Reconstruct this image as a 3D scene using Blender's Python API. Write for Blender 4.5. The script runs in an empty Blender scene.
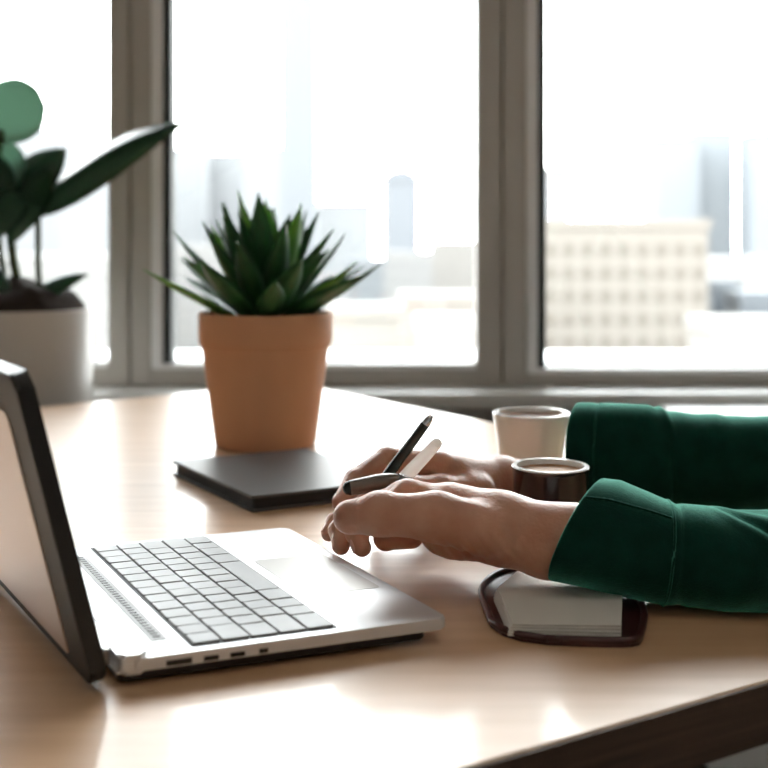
import bpy, bmesh, math, random
import numpy as np
from mathutils import Vector, Matrix

random.seed(7)
scene = bpy.context.scene
COL = scene.collection

# ------------------------------------------------------------ camera, light, exposure
CAM_H = 0.29                       # metres above the table top (table top is z = 0)
cd = bpy.data.cameras.new('camera'); cam = bpy.data.objects.new('camera', cd); COL.objects.link(cam)
cam.location = (0, 0, CAM_H); cam.rotation_euler = (math.pi/2, 0, 0)
cd.sensor_width = 36; cd.lens = 36*1150/768; cd.shift_y = -(384-240)/768
cd.clip_start = 0.02; cd.clip_end = 2000
cd.dof.use_dof = True; cd.dof.focus_distance = 0.975; cd.dof.aperture_fstop = 5.0
scene.camera = cam

w = bpy.data.worlds.new('sky'); scene.world = w; w.use_nodes = True
nt = w.node_tree; nt.nodes.clear()
wo = nt.nodes.new('ShaderNodeOutputWorld'); bg = nt.nodes.new('ShaderNodeBackground')
tc = nt.nodes.new('ShaderNodeTexCoord'); sp = nt.nodes.new('ShaderNodeSeparateXYZ'); rp = nt.nodes.new('ShaderNodeValToRGB')
nt.links.new(tc.outputs['Generated'], sp.inputs[0]); nt.links.new(sp.outputs['Z'], rp.inputs[0])
rp.color_ramp.elements[0].position = 0.0; rp.color_ramp.elements[0].color = (1.0, 0.99, 0.97, 1)
rp.color_ramp.elements[1].position = 0.6; rp.color_ramp.elements[1].color = (0.93, 0.97, 1.0, 1)
nt.links.new(rp.outputs[0], bg.inputs[0]); bg.inputs[1].default_value = 14.5
nt.links.new(bg.outputs[0], wo.inputs[0])

scene.view_settings.view_transform = 'Standard'
scene.view_settings.look = 'None'
scene.view_settings.gamma = 1
scene.view_settings.exposure = 0.0
scene.view_settings.use_curve_mapping = False

# ------------------------------------------------------------ helpers
def at(px, py, d):
    """world point seen at photo position (px,py) at distance d*1.15 m"""
    return Vector(((px-384)*d/1000, 1.15*d, CAM_H-(py-240)*d/1000))
def on(px, py, z=0.0):
    d = (CAM_H-z)/(py-240)*1000
    return at(px, py, d)

def mat(name, color, rough=0.5, metal=0.0, spec=0.5, noise=None, bump=None, sss=0, coat=0, sheen=0):
    m = bpy.data.materials.new(name); m.use_nodes = True
    n = m.node_tree; b = n.nodes['Principled BSDF']
    b.inputs['Base Color'].default_value = (*color, 1)
    b.inputs['Roughness'].default_value = rough; b.inputs['Metallic'].default_value = metal
    b.inputs['Specular IOR Level'].default_value = spec
    if coat: b.inputs['Coat Weight'].default_value = coat; b.inputs['Coat Roughness'].default_value = 0.1
    if sheen: b.inputs['Sheen Weight'].default_value = sheen; b.inputs['Sheen Roughness'].default_value = 0.4
    if sss:
        b.inputs['Subsurface Weight'].default_value = sss
        b.inputs['Subsurface Radius'].default_value = (1.0, 0.35, 0.2); b.inputs['Subsurface Scale'].default_value = 0.006
    co = n.nodes.new('ShaderNodeTexCoord')
    if noise:      # (scale, colour2, stretch)
        mp = n.nodes.new('ShaderNodeMapping'); mp.inputs['Scale'].default_value = noise[2]
        if len(noise) > 3: mp.inputs['Rotation'].default_value = noise[3]
        t = n.nodes.new('ShaderNodeTexNoise'); t.inputs['Scale'].default_value = noise[0]; t.inputs['Detail'].default_value = 6
        r = n.nodes.new('ShaderNodeValToRGB')
        r.color_ramp.elements[0].position = .35; r.color_ramp.elements[1].position = .68
        r.color_ramp.elements[0].color = (*noise[1], 1); r.color_ramp.elements[1].color = (*color, 1)
        n.links.new(co.outputs['Object'], mp.inputs[0]); n.links.new(mp.outputs[0], t.inputs['Vector'])
        n.links.new(t.outputs['Fac'], r.inputs[0]); n.links.new(r.outputs[0], b.inputs['Base Color'])
    if bump:       # (scale, strength, distance)
        t = n.nodes.new('ShaderNodeTexNoise'); t.inputs['Scale'].default_value = bump[0]; t.inputs['Detail'].default_value = 4
        bn = n.nodes.new('ShaderNodeBump'); bn.inputs['Strength'].default_value = bump[1]; bn.inputs['Distance'].default_value = bump[2]
        n.links.new(co.outputs['Object'], t.inputs['Vector'])
        n.links.new(t.outputs['Fac'], bn.inputs['Height']); n.links.new(bn.outputs[0], b.inputs['Normal'])
    return m

M = {}
M['wood'] = mat('oak_veneer', (0.72, 0.475, 0.29), 0.36, 0, 0.8, coat=.25, noise=(3.0, (0.63, 0.39, 0.22), (1.2, 16, 6), (0, 0, -0.6)), bump=(60, .05, .001))
M['wood_edge_shaded'] = mat('oak_edge_shaded', (0.12, 0.068, 0.038), 0.6, noise=(4.0, (0.06, 0.034, 0.02), (1.5, 1.5, 40), (0.12, 0, 0)), bump=(200, .3, .001))  # oak darkened to put the edge's shade into its colour
M['dark_wood'] = mat('stained_wood', (0.10, 0.06, 0.035), 0.5, noise=(6, (0.05, 0.03, 0.02), (1, 1, 12)))
M['frame'] = mat('painted_frame', (0.52, 0.49, 0.455), 0.5, 0, .35)
M['bead'] = mat('white_bead', (0.93, 0.93, 0.94), 0.3)
M['gasket'] = mat('rubber_gasket', (0.015, 0.022, 0.02), 0.6)
M['sill'] = mat('sill_white', (0.80, 0.79, 0.77), 0.4)
M['wall'] = mat('wall_paint', (0.60, 0.575, 0.54), 0.8, bump=(150, .1, .001))
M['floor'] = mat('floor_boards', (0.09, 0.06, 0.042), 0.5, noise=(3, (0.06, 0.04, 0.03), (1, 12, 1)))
M['silver'] = mat('brushed_aluminium', (0.74, 0.74, 0.75), 0.38, 0.55)
M['silver_side'] = mat('aluminium_side', (0.66, 0.64, 0.62), 0.35, 0.7)
M['key'] = mat('grey_keycap', (0.43, 0.44, 0.45), 0.45, 0.0, noise=(9, (0.33, 0.34, 0.35), (1, 1, 1)))
M['black'] = mat('black_plastic', (0.012, 0.012, 0.012), 0.4)
M['keybed'] = mat('keyboard_bed', (0.09, 0.09, 0.09), 0.6)
M['screen'] = mat('screen_glass', (0.01, 0.01, 0.012), 0.08)
M['tan'] = mat('desk_reflection_panel', (0.60, 0.44, 0.32), 0.30, 0.45)  # tan stands for the desk's reflection, painted into the lid panel
M['charcoal'] = mat('charcoal_cover', (0.085, 0.09, 0.095), 0.45, bump=(500, .12, .0005))
M['dark_pages'] = mat('dark_page_edges', (0.02, 0.022, 0.025), 0.7)
M['paper'] = mat('paper', (0.74, 0.73, 0.68), 0.8)
M['burgundy'] = mat('burgundy_leather', (0.055, 0.012, 0.012), 0.3, coat=.3)
M['maroon'] = mat('maroon_glaze', (0.022, 0.007, 0.007), 0.2, coat=.4)
M['ceramic'] = mat('white_ceramic', (0.84, 0.83, 0.81), 0.25, coat=.3)
M['coffee'] = mat('coffee', (0.15, 0.055, 0.018), 0.5, 0, .15)
M['latte'] = mat('milky_coffee', (0.36, 0.18, 0.07), 0.5, 0, .15)
M['foam'] = mat('crema', (0.34, 0.15, 0.05), 0.6, 0, .15)
M['terracotta'] = mat('terracotta', (0.64, 0.345, 0.20), 0.75, noise=(7, (0.58, 0.30, 0.17), (1, 1, .6)), bump=(120, .1, .001))
M['soil'] = mat('soil', (0.025, 0.014, 0.009), 0.95, bump=(90, 1, .006))
M['leaf'] = mat('agave_leaf', (0.045, 0.17, 0.055), 0.33, noise=(22, (0.018, 0.085, 0.03), (1, 1, 1)))
M['leaf_lime'] = mat('young_leaf', (0.17, 0.36, 0.07), 0.35, noise=(22, (0.07, 0.22, 0.045), (1, 1, 1)))
M['leaf_dark'] = mat('dark_leaf', (0.03, 0.095, 0.045), 0.28, noise=(8, (0.012, 0.05, 0.025), (1, 1, 1)))
M['leaf_pale'] = mat('pale_leaf', (0.20, 0.34, 0.26), 0.35, noise=(6, (0.10, 0.22, 0.15), (1, 1, 1)))
M['stem'] = mat('leaf_stem', (0.06, 0.10, 0.035), 0.5)
M['planter'] = mat('planter_grey', (0.62, 0.60, 0.57), 0.35)
M['skin'] = mat('skin', (0.64, 0.345, 0.235), 0.40, 0, 0.5, noise=(28, (0.53, 0.25, 0.165), (1, 1, 1)), bump=(300, .5, .0012), sss=.2)
M['nail'] = mat('fingernail', (0.72, 0.42, 0.34), 0.22)
M['sweater'] = mat('green_wool', (0.0014, 0.040, 0.027), 0.85, 0, .12, noise=(40, (0.0010, 0.028, 0.019), (1, 1, 1)), bump=(900, .6, .0012), sheen=.9)
M['sweater'].node_tree.nodes['Principled BSDF'].inputs['Sheen Tint'].default_value = (.25, .9, .68, 1)
M['trousers'] = mat('black_trousers', (0.012, 0.012, 0.016), 0.85)
M['hair'] = mat('brown_hair', (0.03, 0.016, 0.01), 0.5, noise=(30, (0.015, 0.008, 0.005), (8, 8, 1)))
M['pen_dark'] = mat('dark_pen_lacquer', (0.035, 0.042, 0.036), 0.22, 0.5)
M['chrome'] = mat('chrome', (0.75, 0.76, 0.80), 0.15, 1.0)
M['pen_white'] = mat('pearl_pen', (0.92, 0.90, 0.88), 0.35, 0)
M['white'] = mat('white_laminate', (0.86, 0.86, 0.85), 0.4)
M['ledge'] = mat('outer_ledge', (0.80, 0.80, 0.80), 0.6)

def link(name, me, material=None, parent=None, smooth=False):
    o = bpy.data.objects.new(name, me); COL.objects.link(o)
    if material is not None:
        if isinstance(material, (list, tuple)):
            for m in material: me.materials.append(m)
        else: me.materials.append(material)
    if smooth: me.polygons.foreach_set('use_smooth', [True]*len(me.polygons)); me.update()
    if parent is not None:
        o.parent = parent
        o.matrix_parent_inverse = parent.matrix_basis.inverted()
    return o
def from_bm(name, bm, material=None, parent=None, smooth=False):
    bmesh.ops.recalc_face_normals(bm, faces=bm.faces)
    me = bpy.data.meshes.new(name); bm.to_mesh(me); bm.free()
    return link(name, me, material, parent, smooth)
def empty(name, loc, label, cat, group=None):
    o = bpy.data.objects.new(name, None); COL.objects.link(o); o.location = loc; o.empty_display_size = .05
    return tag(o, label, cat, group)
def tag(o, label, cat, group=None):
    o['label'] = label; o['category'] = cat
    if group: o['group'] = group
    return o
def struct(o): o['kind'] = 'structure'; return o
def box_bm(bm, x0, x1, y0, y1, z0, z1, bev=0, T=None):
    r = bmesh.ops.create_cube(bm, size=1)
    vs = r['verts']
    for v in vs:
        v.co = Vector(((x0+x1)/2+v.co.x*(x1-x0), (y0+y1)/2+v.co.y*(y1-y0), (z0+z1)/2+v.co.z*(z1-z0)))
    if bev:
        es = list({e for v in vs for e in v.link_edges})
        g = bmesh.ops.bevel(bm, geom=es, offset=bev, segments=2, affect='EDGES', clamp_overlap=True)
        vs = list({v for v in vs if v.is_valid} | set(g['verts']))
    if T is not None:
        for v in vs: v.co = T(v.co)
    return vs
def box(name, x0, x1, y0, y1, z0, z1, material, parent=None, bev=0, T=None):
    bm = bmesh.new(); box_bm(bm, x0, x1, y0, y1, z0, z1, bev, T)
    return from_bm(name, bm, material, parent)
def prism_bm(bm, pts, z0, z1, bev=0, seg=2):
    vb = [bm.verts.new((p[0], p[1], z0)) for p in pts]; vt = [bm.verts.new((p[0], p[1], z1)) for p in pts]
    n = len(pts); fs = [bm.faces.new(vt), bm.faces.new(vb[::-1])]
    for i in range(n): fs.append(bm.faces.new((vb[i], vb[(i+1) % n], vt[(i+1) % n], vt[i])))
    if bev:
        es = [e for e in fs[0].edges] + [e for e in fs[1].edges]
        bmesh.ops.bevel(bm, geom=es, offset=bev, segments=seg, affect='EDGES')
def prism(name, pts, z0, z1, material, parent=None, bev=0, seg=2):
    bm = bmesh.new(); prism_bm(bm, pts, z0, z1, bev, seg); return from_bm(name, bm, material, parent)
def lathe(name, prof, loc, material, parent=None, n=64, smooth=True):
    """prof: list of (r,z); closes at r=0 ends"""
    bm = bmesh.new(); rings = []
    for r, z in prof:
        if r < 1e-6: rings.append([bm.verts.new((loc[0], loc[1], loc[2]+z))])
        else: rings.append([bm.verts.new((loc[0]+r*math.cos(2*math.pi*k/n), loc[1]+r*math.sin(2*math.pi*k/n), loc[2]+z)) for k in range(n)])
    for a, b in zip(rings, rings[1:]):
        for k in range(n):
            k2 = (k+1) % n
            if len(a) == 1 and len(b) == 1: continue
            if len(a) == 1: bm.faces.new((a[0], b[k], b[k2]))
            elif len(b) == 1: bm.faces.new((a[k], a[k2], b[0]))
            else: bm.faces.new((a[k], a[k2], b[k2], b[k]))
    o = from_bm(name, bm, material, parent, smooth)
    m = o.modifiers.new('es', 'EDGE_SPLIT'); m.split_angle = math.radians(40)
    return o
def tube_bm(bm, pts, rads, n=16, cap=True):
    pts = [Vector(p) for p in pts]; rings = []
    up = Vector((0.13, 0.21, 1)).normalized()
    for i, p in enumerate(pts):
        a = pts[max(i-1, 0)]; b = pts[min(i+1, len(pts)-1)]
        t = (b-a).normalized(); u = t.cross(up)
        if u.length < 1e-4: u = t.cross(Vector((1, 0, 0)))
        u.normalize(); v = t.cross(u)
        rings.append([bm.verts.new(p+(u*math.cos(2*math.pi*k/n)+v*math.sin(2*math.pi*k/n))*rads[i]) for k in range(n)])
    for a, b in zip(rings, rings[1:]):
        for k in range(n): bm.faces.new((a[k], a[(k+1) % n], b[(k+1) % n], b[k]))
    if cap: bm.faces.new(rings[0][::-1]); bm.faces.new(rings[-1])
def tube(name, pts, rads, material, parent=None, n=16, smooth=True):
    bm = bmesh.new(); tube_bm(bm, pts, rads, n); o = from_bm(name, bm, material, parent, smooth)
    m = o.modifiers.new('es', 'EDGE_SPLIT'); m.split_angle = math.radians(45)
    return o

# ---- implicit surfaces (for bodies) polygonised with surface nets
class Field:
    def __init__(s, lo, hi, h):
        s.lo = np.array(lo, float); s.h = h
        n = np.ceil((np.array(hi)-s.lo)/h).astype(int)+1
        ax = [np.float32(s.lo[i])+np.arange(n[i], dtype=np.float32)*np.float32(h) for i in range(3)]
        s.X, s.Y, s.Z = np.meshgrid(*ax, indexing='ij')
    def cap(s, a, b, ra, rb, ripple=None):
        a = np.array(a, np.float32); b = np.array(b, np.float32); ab = b-a; L = float(ab@ab)+1e-12
        px, py, pz = s.X-a[0], s.Y-a[1], s.Z-a[2]
        t = np.clip((px*ab[0]+py*ab[1]+pz*ab[2])/L, 0, 1)
        d = np.sqrt((px-t*ab[0])**2+(py-t*ab[1])**2+(pz-t*ab[2])**2)-(ra+(rb-ra)*t)
        if ripple:
            per, amp, t0, tw = ripple
            tt = (px*ab[0]+py*ab[1]+pz*ab[2])/L
            d = d+amp*np.cos(tt*math.sqrt(L)*2*math.pi/per)*np.exp(-((tt-t0)/tw)**2)
        return d
    def ell(s, c, r, R=None):
        px, py, pz = s.X-c[0], s.Y-c[1], s.Z-c[2]
        if R is not None:
            R = np.array(R)
            px, py, pz = (R[0][i]*0 for i in range(3)) if False else (R[0][0]*px+R[0][1]*py+R[0][2]*pz, R[1][0]*px+R[1][1]*py+R[1][2]*pz, R[2][0]*px+R[2][1]*py+R[2][2]*pz)
        k = np.sqrt((px/r[0])**2+(py/r[1])**2+(pz/r[2])**2)
        return (k-1)*min(r)
    def chain(s, pts, rads, k=.004, ripple=None):
        d = None
        for i in range(len(pts)-1):
            c = s.cap(pts[i], pts[i+1], rads[i], rads[i+1], ripple.get(i) if ripple else None)
            d = c if d is None else smin(d, c, k)
        return d
    def mesh(s, F):
        F = F.astype(np.float32); nx, ny, nz = F.shape
        ins = F < 0
        acc = np.zeros((nx-1, ny-1, nz-1, 3), np.float32); cnt = np.zeros((nx-1, ny-1, nz-1), np.float32)
        def sl(o): return tuple(slice(o[i], o[i]+F.shape[i]-1) for i in range(3))
        for ax in range(3):
            oth = [i for i in range(3) if i != ax]
            for p in (0, 1):
                for q in (0, 1):
                    o0 = [0, 0, 0]; o0[oth[0]] = p; o0[oth[1]] = q
                    o1 = list(o0); o1[ax] = 1
                    f0, f1 = F[sl(o0)], F[sl(o1)]
                    c = (f0 < 0) != (f1 < 0)
                    t = np.where(c, f0/np.where(c, f0-f1, 1), 0)
                    for i in range(3):
                        acc[..., i] += c*(t if i == ax else o0[i])
                    cnt += c
        act = cnt > 0
        idx = -np.ones(act.shape, np.int64); ids = np.argwhere(act); idx[act] = np.arange(len(ids))
        V = (ids+acc[act]/cnt[act][:, None])*s.h+s.lo
        faces = []
        for ax in range(3):
            a, b = [(1, 2), (2, 0), (0, 1)][ax]
            o1 = [0, 0, 0]; o1[ax] = 1
            S0 = tuple(slice(0, F.shape[i]-1) if i == ax else slice(0, F.shape[i]) for i in range(3))
            S1 = tuple(slice(1, F.shape[i]) if i == ax else slice(0, F.shape[i]) for i in range(3))
            ch = ins[S0] != ins[S1]
            e = np.argwhere(ch)
            e = e[(e[:, a] > 0) & (e[:, b] > 0) & (e[:, a] < F.shape[a]-1) & (e[:, b] < F.shape[b]-1)]
            flip = ins[S0][tuple(e.T)]
            def g(da, db):
                k = e.copy(); k[:, a] -= da; k[:, b] -= db; return idx[tuple(k.T)]
            q = np.stack([g(1, 1), g(0, 1), g(0, 0), g(1, 0)], 1)
            q[~flip] = q[~flip][:, ::-1]
            faces.append(q)
        return V, np.concatenate(faces)
def smin(a, b, k):
    h = np.maximum(k-np.abs(a-b), 0)/k
    return np.minimum(a, b)-h*h*k*.25
def smooth_mesh(V, Q, it=2, lam=.5):
    V = V.copy()
    E = np.concatenate([Q[:, [0, 1]], Q[:, [1, 2]], Q[:, [2, 3]], Q[:, [3, 0]]])
    E = np.concatenate([E, E[:, ::-1]])
    for _ in range(it):
        S = np.zeros_like(V); C = np.zeros(len(V))
        np.add.at(S, E[:, 0], V[E[:, 1]]); np.add.at(C, E[:, 0], 1)
        V += lam*(S/np.maximum(C, 1)[:, None]-V)
    return V
def join_meshes(name, parts):
    vs, fs, off = [], [], 0
    for V, Q in parts:
        vs += [tuple(v) for v in V]; fs += [tuple(int(i)+off for i in f) for f in Q]; off += len(V)
    me = bpy.data.meshes.new(name); me.from_pydata(vs, [], fs); me.update(); return me

def translucent(m, col, f):
    n = m.node_tree; b = n.nodes['Principled BSDF']; o = n.nodes['Material Output']
    t = n.nodes.new('ShaderNodeBsdfTranslucent'); t.inputs[0].default_value = (*col, 1)
    x = n.nodes.new('ShaderNodeMixShader'); x.inputs[0].default_value = f
    n.links.new(b.outputs[0], x.inputs[1]); n.links.new(t.outputs[0], x.inputs[2]); n.links.new(x.outputs[0], o.inputs[0])
translucent(M['leaf'], (.06, .22, .05), .18); translucent(M['leaf_lime'], (.25, .50, .08), .3)
translucent(M['leaf_dark'], (.03, .12, .05), .15); translucent(M['leaf_pale'], (.34, .50, .40), .55)
translucent(M['pen_white'], (.95, .93, .9), .55)

# ------------------------------------------------------------ room
ZF, ZC = -0.75, 1.85
XL, XR, YB, YW = -2.3, 2.7, -2.6, 2.645
WX = lambda px: (px-384)*0.0023
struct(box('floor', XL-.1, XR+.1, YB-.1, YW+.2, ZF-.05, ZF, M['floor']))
struct(box('ceiling', XL-.1, XR+.1, YB-.1, YW+.2, ZC, ZC+.1, M['wall']))
struct(box('wall_left', XL-.1, XL, YB, YW+.2, ZF, ZC, M['wall']))
struct(box('wall_right', XR, XR+.1, YB, YW+.2, ZF, ZC, M['wall']))
struct(box('wall_rear', XL, XR, YB-.1, YB, ZF, ZC, M['wall']))
lm = bpy.data.materials.new('fill_emitter'); lm.use_nodes = True
ln = lm.node_tree; ln.nodes.clear(); lo_ = ln.nodes.new('ShaderNodeOutputMaterial'); le = ln.nodes.new('ShaderNodeEmission')
le.inputs[0].default_value = (1, .86, .72, 1); le.inputs[1].default_value = 2.0; ln.links.new(le.outputs[0], lo_.inputs[0])
for lx, ly in ((-.55, .35), (.75, .35), (.1, -1.3)):  # unseen warm panels, added as fill light for the room
    e = empty('fill_panel', (lx, ly, ZC), 'added square warm fill panel, unseen, ' + ('left above the desk' if lx < 0 else 'right above the desk' if ly > 0 else 'at the back of the room'), 'fill light', 'added fill panels')
    box('fill_housing', lx-.32, lx+.32, ly-.32, ly+.32, ZC-.04, ZC, M['white'], e, .003)
    box('fill_diffuser', lx-.30, lx+.30, ly-.30, ly+.30, ZC-.046, ZC-.039, lm, e)
ZG = 0.0             # bottom of the glass
bm = bmesh.new()
box_bm(bm, XL, XR, YW+.005, YW+.2, ZF, -.045); box_bm(bm, XL, XR, YW+.005, YW+.2, 1.72, ZC)
box_bm(bm, XL, -1.75, YW+.005, YW+.2, -.045, 1.72); box_bm(bm, 2.15, XR, YW+.005, YW+.2, -.045, 1.72)
struct(from_bm('wall_window', bm, M['wall']))
struct(box('trim_1', XL, XR, YW-.14, YW+.02, -.078, -.046, M['sill'], bev=.006))
g = bpy.data.materials.new('window_glass'); g.use_nodes = True
n = g.node_tree; n.nodes.clear()
go = n.nodes.new('ShaderNodeOutputMaterial'); mx = n.nodes.new('ShaderNodeMixShader'); tr = n.nodes.new('ShaderNodeBsdfTransparent'); gl = n.nodes.new('ShaderNodeBsdfGlossy'); fr = n.nodes.new('ShaderNodeFresnel')
gl.inputs['Roughness'].default_value = .02; fr.inputs[0].default_value = 1.45; tr.inputs[0].default_value = (.97, .985, .98, 1)
n.links.new(fr.outputs[0], mx.inputs[0]); n.links.new(tr.outputs[0], mx.inputs[1]); n.links.new(gl.outputs[0], mx.inputs[2]); n.links.new(mx.outputs[0], go.inputs[0])
def window(i, x0, x1, gx0, gx1, bl, zb):
    """frame from x0..x1, glass gx0..gx1"""
    ZT = 1.62
    bm = bmesh.new()
    box_bm(bm, x0, gx0-bl, YW, YW+.07, -.045, 1.72, .004); box_bm(bm, gx1, x1, YW, YW+.07, -.045, 1.72, .004)
    box_bm(bm, gx0-bl-.001, gx1+.001, YW+.004, YW+.07, -.045, zb, .004); box_bm(bm, gx0-bl-.001, gx1+.001, YW+.004, YW+.07, ZT, 1.72, .004)
    fo = struct(from_bm('window_%d' % i, bm, M['frame']))
    b2 = bmesh.new()
    box_bm(b2, gx0-bl, gx0-.019, YW-.006, YW+.065, zb-.006, ZT, .005)
    box_bm(b2, gx0-bl, gx1, YW+.0, YW+.06, zb-.012, zb+.001, .003)
    from_bm('glazing_bead', b2, M['bead'], fo)
    b3 = bmesh.new()
    box_bm(b3, gx0-.019, gx0, YW+.004, YW+.062, zb, ZT)
    box_bm(b3, gx0, gx1, YW+.045, YW+.058, zb, zb+.004)
    from_bm('gasket', b3, M['gasket'], fo)
    p = box('pane', gx0-.005, gx1+.005, YW+.048, YW+.052, zb-.005, ZT+.005, g, fo)
    return fo
window(1, -1.75, WX(129), -1.6, WX(108), .045, 0.008)
window(2, WX(131), WX(501), WX(171), WX(477), .045, 0.004)
window(3, WX(503), 2.15, WX(546), 2.0, .045, -.006)
for i_, px_ in enumerate((130, 502)): struct(box('trim_%d' % (3+i_), WX(px_)-.02, WX(px_)+.02, YW+.02, YW+.09, -.045, 1.73, M['frame']))
struct(box('trim_2', -1.8, 2.2, YW+.12, YW+.43, -.05, -.004, M['ledge'], bev=.004))

# ------------------------------------------------------------ city outside
def paint(name, c, c2=None, cols=None): return mat(name, c, .8)
GROUND = -45
KF = .312          # scales facade colours for the bright sky; haze painted into the pale ones
struct(box('city_ground', -700, 700, 12, 1400, GROUND-1, GROUND, mat('city_ground', (0.08, 0.077, 0.074), .9, noise=(.05, (0.06, 0.06, 0.06), (1, 1, 1)))))
def bld(x0px, x1px, ytop, Y, col, label, cat='building', group=None, wcol=None, nx=6, nz=12, depth=None, kind='office_building', vis=14, parapet=True):
    s = Y/1150; x0, x1 = (x0px-384)*s, (x1px-384)*s; zt = CAM_H-(ytop-240)*s
    dp = depth or (x1-x0)
    e = empty(kind, ((x0+x1)/2, Y+dp/2, GROUND), label, cat, group)
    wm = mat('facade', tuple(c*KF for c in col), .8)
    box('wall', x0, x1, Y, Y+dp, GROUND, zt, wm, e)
    if parapet: box('roof', x0-.3, x1+.3, Y-.3, Y+dp+.3, zt, zt+.9, wm, e)
    if wcol:
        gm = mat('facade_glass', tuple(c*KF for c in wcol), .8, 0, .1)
        W = x1-x0; cw = W/nx; ch = min((zt-GROUND)/nz, cw*1.25); zz = zt-ch*1.2; k = 0
        while zz > max(GROUND, CAM_H-125*s) and k+nx <= 96:
            for i in range(nx):
                xa = x0+cw*(i+.25); box('window', xa, xa+cw*.5, Y-.15, Y+.1, zz, zz+ch*.55, gm, e); k += 1
            zz -= ch
    return e
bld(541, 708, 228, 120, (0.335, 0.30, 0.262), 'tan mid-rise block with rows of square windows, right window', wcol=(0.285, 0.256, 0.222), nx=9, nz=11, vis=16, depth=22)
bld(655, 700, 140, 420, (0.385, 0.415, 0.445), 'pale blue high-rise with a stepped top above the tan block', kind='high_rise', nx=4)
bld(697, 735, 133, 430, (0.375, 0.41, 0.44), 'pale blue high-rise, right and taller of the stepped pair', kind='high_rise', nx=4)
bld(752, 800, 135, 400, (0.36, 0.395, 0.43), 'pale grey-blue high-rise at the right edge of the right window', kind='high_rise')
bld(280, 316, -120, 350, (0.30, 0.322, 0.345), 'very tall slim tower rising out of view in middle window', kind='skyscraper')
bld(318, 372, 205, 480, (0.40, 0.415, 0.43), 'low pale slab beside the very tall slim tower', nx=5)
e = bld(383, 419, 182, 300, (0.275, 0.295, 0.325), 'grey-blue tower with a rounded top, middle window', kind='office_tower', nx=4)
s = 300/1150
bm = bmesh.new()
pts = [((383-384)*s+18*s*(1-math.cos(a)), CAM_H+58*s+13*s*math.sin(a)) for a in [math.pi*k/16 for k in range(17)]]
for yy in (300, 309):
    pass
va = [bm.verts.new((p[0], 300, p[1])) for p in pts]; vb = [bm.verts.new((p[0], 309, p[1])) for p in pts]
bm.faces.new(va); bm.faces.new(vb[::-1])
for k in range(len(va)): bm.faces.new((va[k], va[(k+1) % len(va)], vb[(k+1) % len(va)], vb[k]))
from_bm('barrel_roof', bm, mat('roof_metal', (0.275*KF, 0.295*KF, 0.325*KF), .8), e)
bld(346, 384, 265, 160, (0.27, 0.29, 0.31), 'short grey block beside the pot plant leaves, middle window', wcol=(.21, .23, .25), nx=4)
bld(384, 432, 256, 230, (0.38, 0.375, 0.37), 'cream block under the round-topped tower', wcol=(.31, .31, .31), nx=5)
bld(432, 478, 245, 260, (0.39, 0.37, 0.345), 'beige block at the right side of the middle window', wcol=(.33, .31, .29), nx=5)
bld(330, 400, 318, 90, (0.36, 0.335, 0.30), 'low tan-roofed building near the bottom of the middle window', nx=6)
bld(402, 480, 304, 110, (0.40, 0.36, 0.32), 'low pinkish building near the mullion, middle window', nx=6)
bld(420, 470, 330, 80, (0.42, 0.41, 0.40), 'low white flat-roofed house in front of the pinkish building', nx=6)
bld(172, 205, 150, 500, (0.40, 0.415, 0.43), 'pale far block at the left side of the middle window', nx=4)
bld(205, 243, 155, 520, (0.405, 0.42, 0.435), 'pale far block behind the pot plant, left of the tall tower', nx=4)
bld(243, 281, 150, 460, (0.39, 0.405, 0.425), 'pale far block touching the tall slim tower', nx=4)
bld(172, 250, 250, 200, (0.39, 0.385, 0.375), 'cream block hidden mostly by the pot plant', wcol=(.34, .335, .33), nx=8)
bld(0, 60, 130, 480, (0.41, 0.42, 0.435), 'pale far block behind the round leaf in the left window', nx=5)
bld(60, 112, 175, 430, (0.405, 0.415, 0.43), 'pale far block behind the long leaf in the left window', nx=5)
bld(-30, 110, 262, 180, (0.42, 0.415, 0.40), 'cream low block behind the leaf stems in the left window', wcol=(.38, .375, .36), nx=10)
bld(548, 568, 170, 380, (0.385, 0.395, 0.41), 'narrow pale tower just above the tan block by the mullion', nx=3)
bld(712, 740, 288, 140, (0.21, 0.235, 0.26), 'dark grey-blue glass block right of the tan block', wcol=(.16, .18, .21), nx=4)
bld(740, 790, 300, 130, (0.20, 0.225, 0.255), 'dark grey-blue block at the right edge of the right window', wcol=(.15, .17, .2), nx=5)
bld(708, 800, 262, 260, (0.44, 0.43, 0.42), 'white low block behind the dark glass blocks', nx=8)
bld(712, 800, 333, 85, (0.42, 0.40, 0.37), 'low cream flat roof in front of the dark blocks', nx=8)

# ------------------------------------------------------------ table
tb = empty('desk', (-0.2, 1.1, ZF), 'large light oak desk with edge shade painted dark, under the laptop and cups', 'desk')
P = [(-.183, 2.334), (-1.25, 1.466), (-1.0, .0066), (.724, 1.04)]
TP = [P[0], P[1], P[2], P[3]]
prism('tabletop', TP, -.0415, 0, [M['wood']], tb, bev=.0012, seg=1)
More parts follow.
